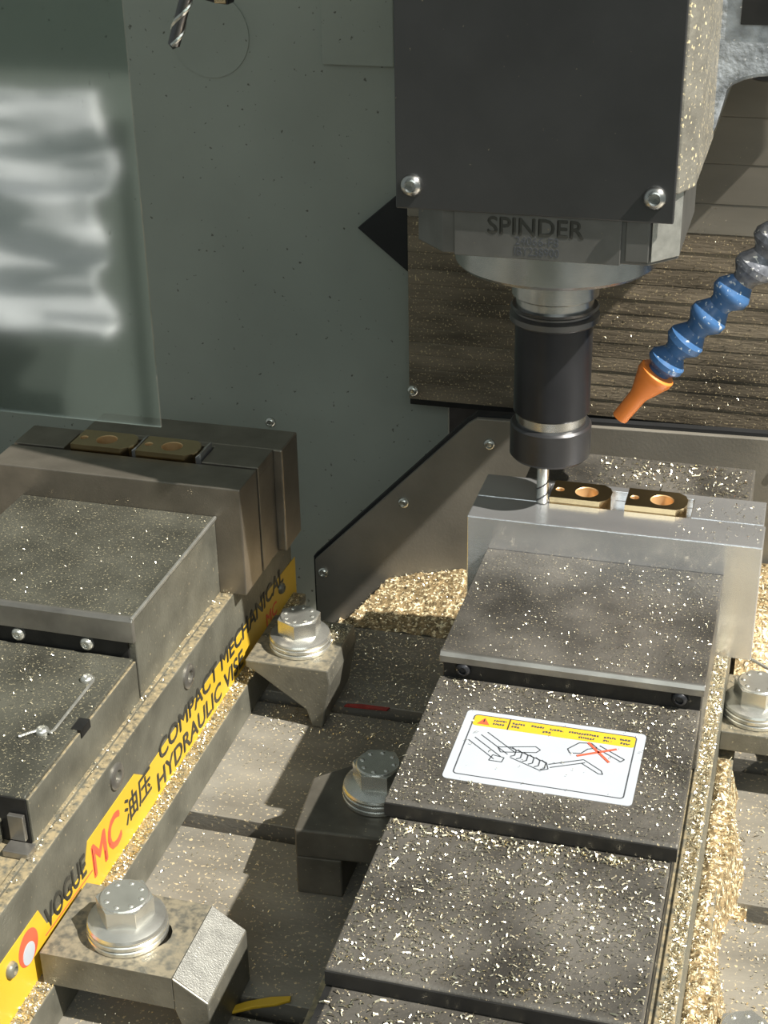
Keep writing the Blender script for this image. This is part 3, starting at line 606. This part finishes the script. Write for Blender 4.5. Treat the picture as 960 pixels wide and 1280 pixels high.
def f_cover(bm):
    z = -0.041
    for h in heights[:13]:
        for k in range(110):
            x = rnd.uniform(-0.05, 0.42)
            zz = z + rnd.uniform(0.001, h); y = 0.2483
            sliver(bm, (x, y - 0.0006, zz), 0.55, 0, 1.2)
        z += h
chips('brass_chips', 'tiny brass chips stuck to the ridged way cover', f_cover)
def heap(name, label, x0, x1, y0, y1, hfun, nx, ny, n, size=0.9):
    bm = bmesh.new(); grid = []
    H = lambda x, y: hfun(x, y) + 0.0016 * noise.noise(Vector((x * 160, y * 160, 0.7))) + 0.0009 * noise.noise(Vector((x * 420, y * 420, 4.0)))
    for i in range(nx + 1):
        grid.append([bm.verts.new((x0 + (x1 - x0) * i / nx, y0 + (y1 - y0) * j / ny, H(x0 + (x1 - x0) * i / nx, y0 + (y1 - y0) * j / ny))) for j in range(ny + 1)])
    for i in range(nx):
        for j in range(ny): bm.faces.new((grid[i][j], grid[i + 1][j], grid[i + 1][j + 1], grid[i][j + 1]))
    o = obj(name, bm, 'heap', smooth=True); tag(o, label, 'chips', kind='stuff')
    b2 = bmesh.new()
    for k in range(n):
        x = rnd.uniform(x0, x1); y = rnd.uniform(y0, y1); sliver(b2, (x, y, H(x, y)), size, 0.0007, 0.9)
    me = bpy.data.meshes.new('loose_chips'); b2.to_mesh(me); b2.free(); me.materials.append(M['chip'])
    c = bpy.data.objects.new('loose_chips', me); COL.objects.link(c); c.parent = o; c['kind'] = 'stuff'
    return o
def h_back(x, y):
    s = (y - 0.1075) / 0.052; top = -0.1415 + 0.0165 * min(1, max(0, (x + 0.101) / 0.063))
    e = min(1.0, max(0.0, (x + 0.124 - 0.020 * s) / 0.012))
    return -0.178 + e * (0.028 + (top + 0.15) * s)
heap('chip_heap', 'sunlit heap of brass chips between table edge and sloping guard', -0.128, 0.10, 0.1075, 0.1595, h_back, 110, 30, 2600, 0.8)
def h_side(x, y):
    e = 0.1655 + 0.004 * math.sin(y * 55) - 0.006 * max(0, -(y + 0.20)) / 0.1
    s = min(1, max(0, (e - x) / 0.012)); t2 = min(1, max(0, (x - 0.148) / 0.004))
    return ZT - 0.003 + 0.0268 * min(1.0, max(0.0, (e - x) / 0.0075)) + 0.003 * t2 * max(0.0, (0.157 - x) / 0.009)
heap('chip_heap', 'golden drift of brass chips along the stickered vise foot', 0.1482, 0.172, -0.40, -0.017, h_side, 24, 300, 4200, 0.9)
def h_jaw(x, y):
    return -0.128 + 0.030 * min(1, max(0, (y - 0.040) / 0.05)) + 0.006 * math.sin(x * 90)
heap('chip_heap', 'golden heap of brass chips behind the bright jaw end', 0.1506, 0.300, 0.0465, 0.155, h_jaw, 70, 50, 3200, 1.0)

# ------------------------------------------------------------------ workshop behind the camera, seen only as a reflection in the window
bm = bmesh.new(); g = []
NX, NY = 40, 40
for i in range(NX + 1):
    row = []
    for j in range(NY + 1):
        u, v = i / NX, j / NY
        x = -1.135 + 0.10 * v - 0.95 * u + (1 - u) * 0.07 * noise.noise(Vector((v * 5, 2.2, 0))); z = -0.20 - 0.38 * v; y = -2.75 + 0.30 * v
        w = 0.025 * noise.noise(Vector((u * 3, v * 14, 1))) + 0.012 * noise.noise(Vector((u * 7, v * 30, 5)))
        row.append(bm.verts.new((x, y + w, z + w)))
    g.append(row)
for i in range(NX):
    for j in range(NY): bm.faces.new((g[i][j], g[i + 1][j], g[i + 1][j + 1], g[i][j + 1]))
o = obj('plastic_sheet', bm, 'sheet', smooth=True); sm = o.modifiers.new('thickness', 'SOLIDIFY'); sm.thickness = 0.002
tag(o, 'crumpled white plastic sheet reflected in the machine window', 'sheet')
bm = bmesh.new(); box(bm, -2.0, -1.12, -3.25, -2.82, -1.0, -0.27); prism(bm, [(-2.80, -1.0), (-2.48, -1.0), (-2.48, -0.70), (-2.80, -0.32)], 'x', -1.98, -1.14)
tag(obj('sheeted_crate', bm, 'shopfloor'), 'grey sloping crate carrying the white plastic sheet', 'crate')
